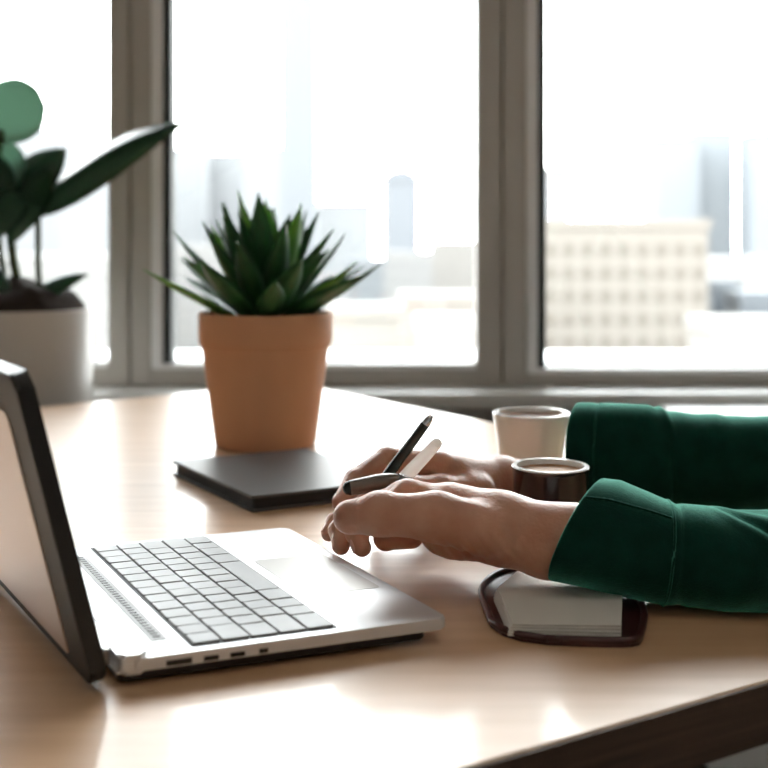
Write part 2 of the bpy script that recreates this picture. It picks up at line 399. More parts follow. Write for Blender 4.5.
# solid edge band, a hair proud of the veneer edge
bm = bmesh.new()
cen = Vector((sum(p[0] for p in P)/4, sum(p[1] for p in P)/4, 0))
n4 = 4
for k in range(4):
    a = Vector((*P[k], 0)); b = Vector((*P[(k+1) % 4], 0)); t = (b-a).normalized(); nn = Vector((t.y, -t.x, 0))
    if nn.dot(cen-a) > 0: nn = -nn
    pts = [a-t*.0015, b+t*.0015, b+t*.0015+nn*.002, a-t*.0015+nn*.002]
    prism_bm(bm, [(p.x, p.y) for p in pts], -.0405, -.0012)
from_bm('edge_band', bm, M['wood_edge_shaded'], tb)
for k in range(4):
    q = Vector((*P[k], 0)); q = q+(cen-q).normalized()*.16
    if k == 3: q = Vector((.50, 1.06, 0))
    tube('leg', [(q.x, q.y, -.0415), (q.x, q.y, ZF)], [.028, .018], M['dark_wood'], tb)

# ------------------------------------------------------------ laptop
A = Vector((-.1753, .741, 0)); B = Vector((.0462, .8296, 0))
U = (B-A).normalized(); WU = (B-A).length; va = math.radians(28); Vv = Vector((-math.sin(va), math.cos(va), 0)); WV = .295
def LT(c): return A+U*c.x+Vv*c.y+Vector((0, 0, c.z))
lap = empty('laptop', A+U*.12+Vv*.14, 'open silver laptop with grey keys and a dark-edged lid', 'laptop')
bm = bmesh.new()
def rrect(x0, x1, y0, y1, r, n=5):
    out = []
    for cx, cy, a0 in ((x1-r, y1-r, 0), (x0+r, y1-r, 90), (x0+r, y0+r, 180), (x1-r, y0+r, 270)):
        for k in range(n+1):
            a = math.radians(a0+90*k/n); out.append((cx+r*math.cos(a), cy+r*math.sin(a)))
    return out
def lprism(name, pts, z0, z1, m, parent, bev=0):
    bm = bmesh.new(); prism_bm(bm, pts, z0, z1, bev)
    for v in bm.verts: v.co = LT(v.co)
    return from_bm(name, bm, m, parent)
base = lprism('base', rrect(.012, WU, 0, WV, .006), .0095, .0178, M['silver'], lap, .0012)
lprism('underside', rrect(.006, WU-.014, .005, WV-.005, .006), .0028, .0097, M['black'], lap, .001)
for fx, fy in ((.03, .03), (WU-.05, .03), (.03, WV-.03), (WU-.05, WV-.03)):
    lprism('rubber_foot', rrect(fx-.007, fx+.007, fy-.007, fy+.007, .005), 0, .003, M['black'], lap)
# ports along the near side
for k, (p0, p1, h) in enumerate(((.035, .052, .0035), (.060, .070, .003), (.078, .088, .003), (.098, .104, .003))):
    bm = bmesh.new(); box_bm(bm, p0, p1, -.0006, .002, .0105, .0105+h)
    for v in bm.verts: v.co = LT(v.co)
    from_bm('port', bm, M['black'], lap)
# hinge block + hinge strip
lprism('hinge_cover', rrect(.0045, .024, .001, .030, .005), .0075, .0205, M['silver'], lap, .002)
lprism('hinge_cover', rrect(.0045, .024, WV-.03, WV-.001, .005), .0075, .0205, M['silver'], lap, .002)
lprism('hinge_bar', rrect(0, .012, .03, WV-.03, .003), .006, .0165, M['silver_side'], lap, .002)
# speaker grille strip
lprism('speaker_grille', rrect(.034, .045, .030, WV-.030, .002), .0177, .0182, mat('grille', (.30, .30, .30), .5), lap)
bm = bmesh.new()
for k in range(36):
    y = .036+k*.0063; box_bm(bm, .0372, .0418, y, y+.0026, .0181, .0186)
for v in bm.verts: v.co = LT(v.co)
from_bm('grille_slots', bm, M['black'], lap)
lprism('power_button', rrect(.030, .037, .013, .020, .003), .0177, .0184, M['silver_side'], lap)
KX0, KX1, KY0, KY1 = .0560, .157, .010, WV-.008
lprism('keyboard_bed', rrect(KX0-.0015, KX1+.0015, KY0-.0015, KY1+.0015, .002), .0176, .01802, M['keybed'], lap)
rows = 5; rh = (KX1-KX0)/rows
proto = None
for r in range(rows):
    widths = {0: [1]*14, 1: [1]*13+[1.6], 2: [1.5]+[1]*12+[1.4], 3: [1.8]+[1]*11+[2.0], 4: [1.2, 1, 1.2, 1.3, 4.3, 1.3, 1, 1, 1.6]}[r]
    tot = sum(widths); y = KY1
    for wd in widths:
        kw = wd/tot*(KY1-KY0); y0 = y-kw; y1 = y; y = y0
        x0 = KX0+r*rh; x1 = x0+rh
        bm = bmesh.new(); g_ = .0007
        h0 = random.uniform(-.0002, .0003)
        prism_bm(bm, rrect(x0+g_, x1-g_, y0+g_, y1-g_, .0016, 3), .0179, .0196+h0, .0005, 1)
        for v in bm.verts:     # slightly dished top
            if v.co.z > .0192: v.co.z -= .0003*(1-min(1, abs((v.co.y-(y0+y1)/2)/(kw/2))))
            v.co = LT(v.co)
        from_bm('key', bm, M['key'], lap)
lprism('trackpad', rrect(.168, .229, .085, .195, .004), .0177, .01805, mat('trackpad', (.50, .48, .455), .34, .3), lap)
# lid
la = math.radians(31); LV = Vector((-math.sin(la), math.cos(la), 0)); LN = Vector((LV.y, -LV.x, 0))
tilt = math.radians(14); LUp = (Vector((0, 0, 1))*math.cos(tilt)-LN*math.sin(tilt)); LOut = LUp.cross(LV).normalized()
if LOut.dot(LN) > 0: LOut = -LOut           # outward = away from keys
LO = A+Vector((0, 0, .011))-U*.003
def lidT(c): return LO+LV*c.x+LUp*c.y+LOut*c.z    # x along hinge, y up, z outward
def lidp(name, pts, z0, z1, m, bev=0):
    bm = bmesh.new(); prism_bm(bm, pts, z0, z1, bev)
    for v in bm.verts: v.co = lidT(v.co)
    return from_bm(name, bm, m, lap)
LH, LW = .204, .31
lidp('lid', rrect(-.004, LW, -.004, LH, .010), .0, .0115, mat('lid_shell', (.010, .010, .010), .5, .0), .0025)
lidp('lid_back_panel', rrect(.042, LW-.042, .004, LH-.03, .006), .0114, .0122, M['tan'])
lidp('screen', rrect(.008, LW-.012, .012, LH-.010, .003), -.0006, .0005, M['screen'])

# ------------------------------------------------------------ charcoal notebook by the pot
F = Vector((-.140, 1.221, 0)); NU = Vector((.16, .085, 0)); NV = Vector((-.122, .199, 0))
nb = empty('notebook', F+NU*.5+NV*.5, 'closed charcoal hardcover notebook lying in front of the terracotta pot', 'notebook')
def npr(name, u0, u1, v0, v1, z0, z1, m, bev):
    pts = [F+NU*u+NV*v for u, v in rrect(u0, u1, v0, v1, .02, 3)]
    prism(name, [(p.x, p.y) for p in pts], z0, z1, m, nb, bev)
npr('back_cover', 0, 1, 0, 1, .0, .003, M['charcoal'], .0008)
npr('pages', .02, .985, .015, .985, .0028, .0148, M['dark_pages'], 0)
npr('front_cover', 0, 1, 0, 1, .0145, .0178, M['charcoal'], .0008)

# ------------------------------------------------------------ terracotta pot with agave
pc = Vector((-.168, 1.633, 0))
pot = empty('potted_agave', pc, 'green spiky agave in a terracotta pot behind the charcoal notebook', 'potted plant')
lathe('pot', [(0, 0), (.067, 0), (.0715, .003), (.0895, .136), (.0900, .140), (.0925, .142), (.0945, .150), (.095, .184), (.0935, .188), (.088, .188), (.086, .184), (.080, .165), (0, .165)], pc, M['terracotta'], pot, 72)
lathe('soil', [(0, .176), (.05, .178), (.0845, .172), (.0845, .166)], pc, M['soil'], pot, 40)
def blade(base, az, el, L, W, curl, material, parent, name='leaf', ns=14, fold=.25, th=.003, prof=None, twist=0):
    """thick pointed leaf: az azimuth, el start elevation, curl change of elevation along length"""
    bm = bmesh.new(); p = Vector(base); rings = []
    hor = Vector((math.cos(az), math.sin(az), 0)); side0 = Vector((-math.sin(az), math.cos(az), 0))
    for i in range(ns+1):
        t = i/ns; a = el+curl*t*t
        dirv = hor*math.cos(a)+Vector((0, 0, 1))*math.sin(a); up = -hor*math.sin(a)+Vector((0, 0, 1))*math.cos(a)
        tw = twist*t; side = side0*math.cos(tw)+up*math.sin(tw); up2 = up*math.cos(tw)-side0*math.sin(tw)
        wd = W*(prof(t) if prof else ((.62+.38*math.sin(min(t/.45, 1)*math.pi/2)) if t < .45 else max(0.015, 1-((t-.45)/.55)**1.6)))
        tk = th*(1-.8*t)
        ring = []
        for q in (-1, -.5, 0, .5, 1): ring.append(bm.verts.new(p+side*q*wd/2+up2*(abs(q)**1.3*wd*fold+tk*(1-q*q)*.25)))
        for q in (.5, 0, -.5): ring.append(bm.verts.new(p+side*q*wd/2+up2*(abs(q)**1.3*wd*fold-tk*(1-q*q))))
        rings.append(ring)
        p = p+dirv*L/ns
    for a_, b_ in zip(rings, rings[1:]):
        for k in range(8): bm.faces.new((a_[k], a_[(k+1) % 8], b_[(k+1) % 8], b_[k]))
    bm.faces.new(rings[0]); bm.faces.new(rings[-1][::-1])
    return from_bm(name, bm, material, parent, True)
rs = random.Random(5)
ga = 2.39996
N = 46
for i in range(N):
    t = i/(N-1)                       # 0 outer .. 1 inner
    az = i*ga+rs.uniform(-.12, .12)
    el = math.radians(27+54*t**1.25+rs.uniform(-5, 6))
    L = (.150+.018*t)*rs.uniform(.86, 1.08)
    r0 = .030*(1-t)+.006
    b0 = pc+Vector((math.cos(az)*r0, math.sin(az)*r0, .172+.018*t))
    blade(b0, az, el, L, .043*rs.uniform(.85, 1.1), math.radians(rs.uniform(-2, 16)), M['leaf_lime'] if i % 9 == 4 or t > .93 else M['leaf'], pot, fold=.22, th=.005)

# ------------------------------------------------------------ big planter at left window
qc = at(20, 300, 2.02); qc.z = 0
stz = -.235
st = empty('plant_stool', (qc.x, qc.y, ZF), 'low wooden stool holding the pale planter by the left window', 'stool')
lathe('seat', [(0, stz-.03), (.165, stz-.03), (.17, stz-.026), (.17, stz-.004), (.165, stz), (0, stz)], (qc.x, qc.y, 0), M['dark_wood'], st, 48)
for k in range(4):
    a = math.pi/4+k*math.pi/2
    tube('leg', [(qc.x+.10*math.cos(a), qc.y+.10*math.sin(a), stz-.028), (qc.x+.14*math.cos(a), qc.y+.14*math.sin(a), ZF)], [.016, .012], M['dark_wood'], st)
pl = empty('potted_rubber_plant', (qc.x, qc.y, stz), 'broad-leaved green plant in a pale grey planter at the left window', 'potted plant')
ztop = .290-.068*2.02
lathe('planter', [(0, 0), (.125, 0), (.132, .004), (.151, ztop-stz-.004), (.149, ztop-stz), (.141, ztop-stz), (.139, ztop-stz-.02), (0, ztop-stz-.02)], (qc.x, qc.y, stz), M['planter'], pl, 64)
bm = bmesh.new()
bmesh.ops.create_uvsphere(bm, u_segments=40, v_segments=20, radius=1)
for v in bm.verts:
    c = v.co; f = 1+.18*math.sin(c.x*7+2)*math.cos(c.y*6)+.08*math.sin(c.x*19)*math.sin(c.y*17)
    v.co = Vector((qc.x+c.x*.135, qc.y+c.y*.135, ztop-.018+max(c.z, -.2)*.070*f))
from_bm('soil', bm, M['soil'], pl, True)
def stem(pts, r): tube('stem', pts, [r]*len(pts), M['stem'], pl, 10)
def A2(px, py, dd=0): return at(px, py, 2.02+dd)
stem([A2(22, 300), A2(14, 265), A2(8, 215), A2(14, 190)], .0095)
stem([A2(40, 300), A2(38, 260), A2(38, 215), A2(46, 190)], .0065)
stem([A2(8, 300, .03), A2(0, 250, .03), A2(-6, 180, .02), A2(2, 130, .0)], .007)
def leaf(p0, p1, W, m, bow=.12, nrm=(0, -1, .25), prof=None, fold=.12, ns=16):
    """leaf from p0 to p1 in space, width W, bowed upward"""
    p0 = Vector(p0); p1 = Vector(p1); ax = p1-p0; L = ax.length; t_ = ax.normalized(); nn = Vector(nrm); nn = (nn-t_*nn.dot(t_)).normalized(); sd = t_.cross(nn)
    bm = bmesh.new(); rings = []
    for i in range(ns+1):
        t = i/ns; wd = W*(prof(t) if prof else max(.02, math.sin(math.pi*t**.8)**.8))
        c = p0+ax*t+Vector((0, 0, 1))*bow*L*4*t*(1-t)*.5
        ring = [bm.verts.new(c+sd*q*wd/2+nn*(-abs(q)*wd*fold+.0012)) for q in (-1, -.66, -.33, 0, .33, .66, 1)]
        ring += [bm.verts.new(c+sd*q*wd/2+nn*(-abs(q)*wd*fold-.0012)) for q in (.66, .33, 0, -.33, -.66)]
        rings.append(ring)
    k_ = len(rings[0])
    for a_, b_ in zip(rings, rings[1:]):
        for k in range(k_): bm.faces.new((a_[k], a_[(k+1) % k_], b_[(k+1) % k_], b_[k]))
    bm.faces.new(rings[0]); bm.faces.new(rings[-1][::-1])
    from_bm('leaf', bm, m, pl, True)
lance = lambda t: max(.015, (math.sin(math.pi*min(1, t*1.05)**.75)**.9))
leaf(A2(-22, 118), A2(46, 106), .135, M['leaf_pale'], .05, (.1, -1, .1), prof=lambda t: max(.03, math.sqrt(max(0, 1-(2*t-1)**2))), fold=.05)
leaf(A2(26, 216), A2(196, 121, -.1), .115, M['leaf_dark'], .16, (-.25, -.75, .6), prof=lance, fold=.2)
leaf(A2(5, 205), A2(66, 148, .05), .105, M['leaf_dark'], .18, (-.2, -1, .4), fold=.15)
leaf(A2(14, 228), A2(52, 168, -.05), .07, M['leaf_dark'], .1, (.2, -1, .3), fold=.15)
leaf(A2(12, 205), A2(-45, 150, -.05), .10, M['leaf_dark'], .15, (0, -1, .4))
leaf(A2(20, 190), A2(-15, 250, -.08), .09, M['leaf_dark'], .3, (0, -1, .4))
leaf(A2(40, 196), A2(8, 248, -.06), .07, M['leaf_dark'], .3, (0, -1, .6))
leaf(A2(12, 190), A2(-10, 130, .08), .09, M['leaf_pale'], .05, (.1, -1, .3))
leaf(A2(28, 296, -.02), A2(88, 274, -.03), .050, M['leaf_dark'], .10, (-.3, -.8, .6), fold=.2)
leaf(A2(10, 290, -.06), A2(-40, 262, -.05), .06, M['leaf_dark'], .15, (.3, -.8, .6), fold=.2)

# ------------------------------------------------------------ cups
def cup(name, c, rt, rb, h, mo, label, liquid, zl, cat='cup', lip=None):
    e = empty(name, c, label, cat)
    lathe('cup_body', [(0, .0005), (rb*.8, 0), (rb, .002), (rb+(rt-rb)*.25, h*.2), (rt-.0006, h*.93), (rt, h-.002), (rt-.0006, h-.0006)], c, mo, e)
    lathe('rim', [(rt-.0008, h-.0022), (rt+.0004, h-.001), (rt-.0006, h), (rt-.0045, h), (rt-.0062, h-.004), (rb-.005, .006), (0, .005)], c, lip or mo, e)
    rl = rt-.0062-(rt-rb)*(h-zl)/h
    lathe(liquid[0], [(0, zl), (rl*.90, zl), (rl+.001, zl+.0006)], c, liquid[1], e)
    lathe('crema', [(rl*.84, zl+.0004), (rl+.0007, zl+.0011), (rl+.0007, zl-.001)], c, M['foam'], e)
    return e
wc = at(531, 0, 1.19); wc.z = 0
hw = .29-.172*1.19
cup('coffee_cup', wc, .0452, .034, hw, M['ceramic'], 'white ceramic cup of black coffee beside the far green sleeve', ('coffee', M['coffee']), hw-.007)
bc = at(550.5, 0, .97); bc.z = 0
hb = .29-.225*.97
cup('coffee_cup', bc, .0372, .0335, hb, M['maroon'], 'dark maroon cup with a white rim, behind the near wrist', ('coffee', M['latte']), hb-.006, lip=M['ceramic'])

# ------------------------------------------------------------ small open burgundy notebook
ob_pts = [on(x, y) for x, y in ((497, 644), (630, 649), (641, 645), (645, 634), (647, 614), (632, 590), (600, 574), (520, 572), (494, 577), (479, 591), (480, 604))]
for _ in range(2):      # round the corners
    ob_pts = [q for i in range(len(ob_pts)) for q in (ob_pts[i].lerp(ob_pts[(i+1) % len(ob_pts)], .25), ob_pts[i].lerp(ob_pts[(i+1) % len(ob_pts)], .75))]
cen = sum(ob_pts, Vector())/len(ob_pts)
jn = empty('pocket_notebook', cen, 'small open burgundy notebook with blank pages under the near sleeve', 'notebook')
def inset(pts, k): return [cen+(p-cen)*k for p in pts]
prism('cover', [(p.x, p.y) for p in ob_pts], 0, .0035, M['burgundy'], jn, .001)
# raised rolled border of the cover
bm = bmesh.new(); loop = inset(ob_pts, .975)
L_ = []
for i in range(len(loop)):
    for s_ in (0, .5): L_.append(loop[i].lerp(loop[(i+1) % len(loop)], s_))
L_.append(L_[0]); tube_bm(bm, [Vector((p.x, p.y, .0045)) for p in L_], [.0028]*len(L_), 10)
from_bm('rolled_border', bm, M['burgundy'], jn, True)
pg = [on(x, y, .003) for x, y in ((508, 636), (621, 640), (623, 590), (565, 580), (520, 581), (493, 601))]
pts = []
bm = bmesh.new()
NL = 9
prev = None; lays = []
for l in range(NL):
    z = .003+.0105*l/(NL-1)
    k = 1-.012*(l % 2)
    lays.append([bm.verts.new((cen.x+(p.x-cen.x)*k+(.0035*(l/(NL-1))**2 if j in (0, 5) else 0), cen.y+(p.y-cen.y)*k, z-(0.002*(l/(NL-1)) if j == 0 else 0))) for j, p in enumerate(pg)])
for a_, b_ in zip(lays, lays[1:]):
    for k in range(len(pg)): bm.faces.new((a_[k], a_[(k+1) % len(pg)], b_[(k+1) % len(pg)], b_[k]))
bm.faces.new(lays[-1]); bm.faces.new(lays[0][::-1])
from_bm('pages', bm, M['paper'], jn)

# ------------------------------------------------------------ added white cabinet, stands in for a bright reflection on the sill
cb = empty('bright_strip_cabinet', (1.15, 2.32, ZF), 'added low white cabinet standing in for the bright sill reflection, behind the far sleeve', 'cabinet')
box('body', .605, 1.75, 2.13, 2.48, ZF+.05, -.092, M['white'], cb, .003)
box('cabinet_top', .597, 1.76, 2.115, 2.495, -.093, -.067, M['white'], cb, .003)
box('plinth', .63, 1.73, 2.16, 2.46, ZF, ZF+.052, M['gasket'], cb)
for k in range(2):
    d_ = box('door', .61+k*.57, 1.175+k*.57, 2.117, 2.131, ZF+.06, -.098, M['white'], cb, .002)
    box('handle', 1.14 if k == 0 else 1.20, 1.15 if k == 0 else 1.21, 2.10, 2.118, -.30, -.18, M['chrome'], d_, .002)

# ------------------------------------------------------------ person
ch = empty('chair', (1.0, 1.10, ZF), 'dark chair the person in green sits on at the desk corner', 'chair')
box('seat', .80, 1.22, .87, 1.33, -.34, -.30, M['charcoal'], ch, .015)
box('backrest', 1.20, 1.24, .88, 1.32, -.24, .16, M['charcoal'], ch, .015)
for x_ in (.83, 1.19):
    for y_ in (.90, 1.30): tube('leg', [(x_, y_, -.33), (x_, y_, ZF)], [.014, .011], M['dark_wood'], ch)
for y_ in (.93, 1.27): tube('back_post', [(1.205, y_, -.32), (1.215, y_, .0)], [.011, .011], M['dark_wood'], ch)

person = empty('person', (1.0, 1.09, -.30), 'person in a green sweater reaching in from the right, hands over the laptop', 'person')
bodyparts = []
nails = []
# ---- near hand (thumb towards the camera)
def hand_near():
    f = Field((-.06, .855, .012), (.20, 1.07, .13), .00125)
    palm = f.chain([at(640, 547, .80), at(575, 541, .80), at(548, 541, .802), at(500, 528, .81), at(450, 511, .828)], [.026, .0275, .0280, .0280, .0235], .01)
    W0 = at(520, 528, .815)
    mi, mm, mr, mp = at(408, 496, .842), at(402, 497, .862), at(410, 502, .882), at(424, 512, .898)
    for m_, r0, r1 in ((mi, .0235, .0140), (mm, .022, .0135), (mr, .022, .013), (mp, .020, .012)):
        palm = smin(palm, f.cap(W0, m_, r0, r1), .005)
    palm = smin(palm, f.ell(at(462, 531, .822), (.036, .026, .0235)), .010)      # heel of the hand
    palm = smin(palm, f.cap(at(500, 538, .85), at(440, 530, .885), .020, .015), .012)
    th = f.chain([at(490, 531, .795), at(437, 517, .797), at(382, 514, .800), at(350, 517, .806)], [.021, .0190, .0158, .0138], .008,
                 ripple={1: (.0040, .00040, .95, .22), 2: (.0034, .00060, .30, .55)})
    th = smin(th, f.ell(at(378, 513, .800), (.016, .0155, .0158)), .006)
    d = smin(palm, th, .0045)
    fing = [([mi, at(374, 517, .858), at(356, 532, .860), at(362, 547.5, .852)], [.0132, .0105, .0092, .0080]),
            ([mm, at(358, 514, .880), at(339, 530, .878), at(341, 546, .864)], [.0130, .0102, .0090, .0078]),
            ([mr, at(354, 514, .905), at(336, 522, .908), at(329, 533.5, .902)], [.0125, .0098, .0086, .0072]),
            ([mp, at(388, 524, .905), at(386, 538, .885), at(412, 537, .868)], [.0122, .0108, .0108, .0100])]
    for pts, rr in fing:
        c = f.chain(pts, rr, .003)
        d = smin(d, c, .004)
    # loose skin folds along the outer edge of the palm
    u = (f.X-float(at(440, 530, .8).x))*.80+(f.Z-float(at(440, 530, .8).z))*.60
    win = np.exp(-(((f.X-float(at(470, 540, .8).x))/.034)**2+((f.Z-float(at(470, 546, .8).z))/.014)**2))
    d = d+.0008*np.cos(u*2*math.pi/.0075)*win
    return f, d, fing
f, d, fing = hand_near()
V, Q = f.mesh(d); V = smooth_mesh(V, Q, 1); bodyparts.append((V, Q))
def nail(dip, tip, r, out, parent, s=1.0):
    dip, tip = Vector(dip), Vector(tip); ax = (tip-dip).normalized(); out = Vector(out); out = (out-ax*out.dot(ax)).normalized(); sd = ax.cross(out)
    bm = bmesh.new(); L = .0115*s; W = .0092*s; grid = []
    c0 = tip-ax*.0055
    for i in range(9):
        t = i/8; row = []
        for j in range(9):
            q = (j/8-.5)*2
            ww = W/2*(1-.35*abs(2*t-1)**3)
            ang = q*ww/r
            p = c0+ax*((t-.35)*L+(.0012 if t > .8 else 0)*(1-q*q))+(sd*math.sin(ang)+out*math.cos(ang))*(r+.00035-.0006*(t-.5)**2*4)
            row.append(bm.verts.new(p))
        grid.append(row)
    for i in range(8):
        for j in range(8): bm.faces.new((grid[i][j], grid[i+1][j], grid[i+1][j+1], grid[i][j+1]))
    o = from_bm('fingernail', bm, M['nail'], parent, True)
    m = o.modifiers.new('t', 'SOLIDIFY'); m.thickness = .0005
nail_jobs = [(fing[0][0][2], fing[0][0][3], .0082, (-1, -.1, .1)), (fing[1][0][2], fing[1][0][3], .0080, (-1, -.1, .1)), (fing[2][0][2], fing[2][0][3], .0075, (-1, -.2, .6)),
             (at(382, 514, .8), at(350, 517, .806), .0134, (0, .55, .85))]
# ---- far hand (holds the pens)
def hand_far():
    f = Field((-.07, 1.03, .012), (.215, 1.29, .145), .0013)
    W0 = at(500, 481, 1.045)
    palm = f.chain([at(620, 478, 1.075), at(560, 486, 1.07), at(515, 483, 1.055), W0], [.028, .0245, .0225, .022], .01)
    mi, mm, mr, mp = at(441, 467, 1.00), at(436, 466, 1.022), at(440, 472, 1.042), at(450, 481, 1.058)
    for m_, r1 in ((mi, .0155), (mm, .0145), (mr, .014), (mp, .0125)):
        palm = smin(palm, f.cap(W0, m_, .021, r1), .010)
    palm = smin(palm, f.cap(W0, at(465, 486, 1.0), .019, .017), .012)
    fing = [([mi, at(387, 459, .985), at(355, 480, .955), at(341, 503, .930)], [.0145, .0118, .0100, .0085]),
            ([mm, at(392, 468, 1.01), at(362, 490, .985), at(352, 510, .955)], [.0138, .0114, .0098, .0084]),
            ([mr, at(402, 478, 1.03), at(378, 500, 1.00), at(378, 517, .975)], [.0130, .0108, .0094, .0080]),
            ([mp, at(420, 495, 1.045), at(405, 512, 1.02), at(407, 522, .998)], [.0120, .0098, .0085, .0075])]
    d = palm
    th = f.chain([at(480, 492, 1.0), at(440, 490, .975), at(408, 488, .957), at(384, 490, .947)], [.0165, .0140, .0120, .0105], .008)
    d = smin(d, th, .006)
    for pts, rr in fing: d = smin(d, f.chain(pts, rr, .003), .004)
    return f, d, fing
f2, d2, fing2 = hand_far()
V, Q = f2.mesh(d2); V = smooth_mesh(V, Q, 1); bodyparts.append((V, Q))
nail_jobs += [(fing2[0][0][2], fing2[0][0][3], .0088, (-1, .2, .7)), (fing2[1][0][2], fing2[1][0][3], .0086, (-1, .2, .7))]
# ---- forearms, torso, neck, head (all under or beyond the sweater)
EN, EF = Vector((.45, .925, .036)), Vector((.50, 1.245, .048))
SN, SF = Vector((.70, .925, .31)), Vector((.70, 1.255, .31))
HD = Vector((.60, 1.09, .56))
fb = Field((.22, .84, -.36), (1.12, 1.36, .72), .008)
b = fb.chain([at(650, 551, .80), EN, SN], [.025, .025, .042], .02)
b = smin(b, fb.chain([at(640, 470, 1.075), EF, SF], [.028, .034, .045], .02), .02)
b = smin(b, fb.chain([Vector((.97, 1.09, -.24)), Vector((.86, 1.09, .02)), Vector((.75, 1.09, .24))], [.12, .11, .12], .05), .05)
b = smin(b, fb.cap(SN, SF, .055, .055), .04)
b = smin(b, fb.chain([Vector((.72, 1.09, .32)), Vector((.63, 1.09, .46))], [.058, .052], .02), .03)
head = smin(fb.ell(HD+Vector((.015, 0, .02)), (.095, .075, .105)), fb.ell(HD+Vector((-.025, 0, -.05)), (.062, .055, .065)), .03)
head = smin(head, fb.cap(HD+Vector((-.085, 0, .01)), HD+Vector((-.104, 0, -.022)), .009, .013), .015)
for s_ in (-1, 1):
    head = smin(head, fb.ell(HD+Vector((.01, s_*.077, -.01)), (.016, .010, .03)), .008)
    head = np.maximum(head, -fb.ell(HD+Vector((-.090, s_*.031, .012)), (.012, .016, .009)))
head = smin(head, fb.ell(HD+Vector((-.076, 0, -.064)), (.012, .024, .010)), .006)
b = smin(b, head, .02)
V, Q = fb.mesh(b); bodyparts.append((smooth_mesh(V, Q, 1), Q))
me = join_meshes('body', bodyparts)
body = link('body', me, M['skin'], person, True)
for dip, tip, r, out in nail_jobs: nail(dip, tip, r, out, body, 1.25 if r > .012 else 1)
for s_ in (-1, 1):
    bm = bmesh.new(); bmesh.ops.create_uvsphere(bm, u_segments=20, v_segments=12, radius=.011)
    for v in bm.verts: v.co += HD+Vector((-.070, s_*.031, .012))
    from_bm('eye', bm, M['ceramic'], body, True)
    bm = bmesh.new(); bmesh.ops.create_uvsphere(bm, u_segments=16, v_segments=10, radius=.0052)
    for v in bm.verts: v.co += HD+Vector((-.0772, s_*.031, .012))
    from_bm('iris', bm, M['hair'], body, True)
fh = Field((.45, .97, .38), (.78, 1.21, .72), .006)
hh = fh.ell(HD+Vector((.028, 0, .035)), (.100, .088, .108))
hh = smin(hh, fh.ell(HD+Vector((.065, 0, -.05)), (.055, .078, .09)), .04)
hh = np.maximum(hh, -fh.ell(HD+Vector((-.085, 0, -.03)), (.085, .066, .095)))
V, Q = fh.mesh(hh); link('hair', join_meshes('hair', [(smooth_mesh(V, Q, 2), Q)]), M['hair'], person, True)

# ---- sweater: torso + upper arms implicit, forearm sleeves lofted with folds
fs = Field((.34, .80, -.36), (1.16, 1.40, .50), .008)
sw = fs.chain([EN+Vector((-.02, 0, 0)), EN, SN], [.047, .050, .064], .03)
sw = smin(sw, fs.chain([EF+Vector((-.02, 0, 0)), EF, SF], [.054, .056, .066], .03), .03)
sw = smin(sw, fs.chain([Vector((.99, 1.09, -.25)), Vector((.87, 1.09, .02)), Vector((.76, 1.09, .24))], [.145, .130, .138], .05), .05)
sw = smin(sw, fs.cap(SN, SF, .070, .070), .05)
sw = smin(sw, fs.cap(Vector((.72, 1.09, .33)), Vector((.685, 1.09, .385)), .070, .062), .02)
sw = sw+.002*np.sin(fs.Z*70+fs.X*40)*np.sin(fs.Y*30)
V, Q = fs.mesh(sw); V = smooth_mesh(V, Q, 1)
swparts = [(V, Q)]
def loft(stations, rd, nseg=72, sub=10, tilt0=0.0, seed=0, folds=None, thick=.0028):
    """stations: (px, ytop, ybot, d, tilt); closed tube with inner wall at the open cuff; returns V,Q"""
    S = []
    for i in range(len(stations)-1):
        a_, b_ = stations[i], stations[i+1]
        for k in range(sub): S.append([a_[j]+(b_[j]-a_[j])*(k/sub) for j in range(len(a_))])
    S.append(list(stations[-1]))
    Vv_, Q_ = [], []
    def ring(st, shrink, ax=0.0):
        px, yt, yb, dd, tl, rdd = st[:6]; cq = st[6] if len(st) > 6 else 0
        c = at(px, (yt+yb)/2, dd); rz = (yb-yt)/2*dd/1000-shrink; out = []
        for k in range(nseg):
            th_ = 2*math.pi*k/nseg
            cz, cy = math.sin(th_), math.cos(th_)
            ez = math.copysign(abs(cz)**.9, cz); ey = math.copysign(abs(cy)**.9, cy)
            zz = rz*ez; yy = (rdd-shrink)*ey
            fo = 0
            if folds: fo = folds(c.x, th_, px)
            zz *= 1+fo; yy *= 1+fo
            out.append((c.x+tl*zz+cq*yy+ax, c.y+yy, max(c.z+zz, .0006 if c.x > .22 else -1)))
        return out
    rings = [ring(S[0], thick*2.2, .03), ring(S[0], thick*1.9, .004), ring(S[0], thick, -.0006), ring(S[0], 0.0004, .0006)]+[ring(s_, 0) for s_ in S[1:]]
    for r_ in rings: Vv_ += r_
    for i in range(len(rings)-1):
        for k in range(nseg): Q_.append((i*nseg+k, i*nseg+(k+1) % nseg, (i+1)*nseg+(k+1) % nseg, (i+1)*nseg+k))
    return np.array(Vv_), np.array(Q_)
def fold_near(x, th, px):
    s = 0
    if px < 676:
        s += .012*math.sin(th*3+px*.03)
    e = math.exp(-((px-676)/5.5)**2); s -= .045*e
    if px > 676:
        w_ = min(1, (px-676)/30)
        s += w_*(.040*math.sin((px-700)*.045-th*1.6)+.022*math.sin((px)*.085+th*2.3+1))
        for a0, k_, am in ((88, 1.15, .075), (60, .75, .05)):
            g_ = math.degrees(th)-(a0+(px-722)*k_)
            s -= am*w_*math.exp(-(g_/9)**2)*min(1, max(0, (px-700)/25)); s += am*.6*w_*math.exp(-((g_-20)/13)**2)*min(1, max(0, (px-700)/25))
    return s
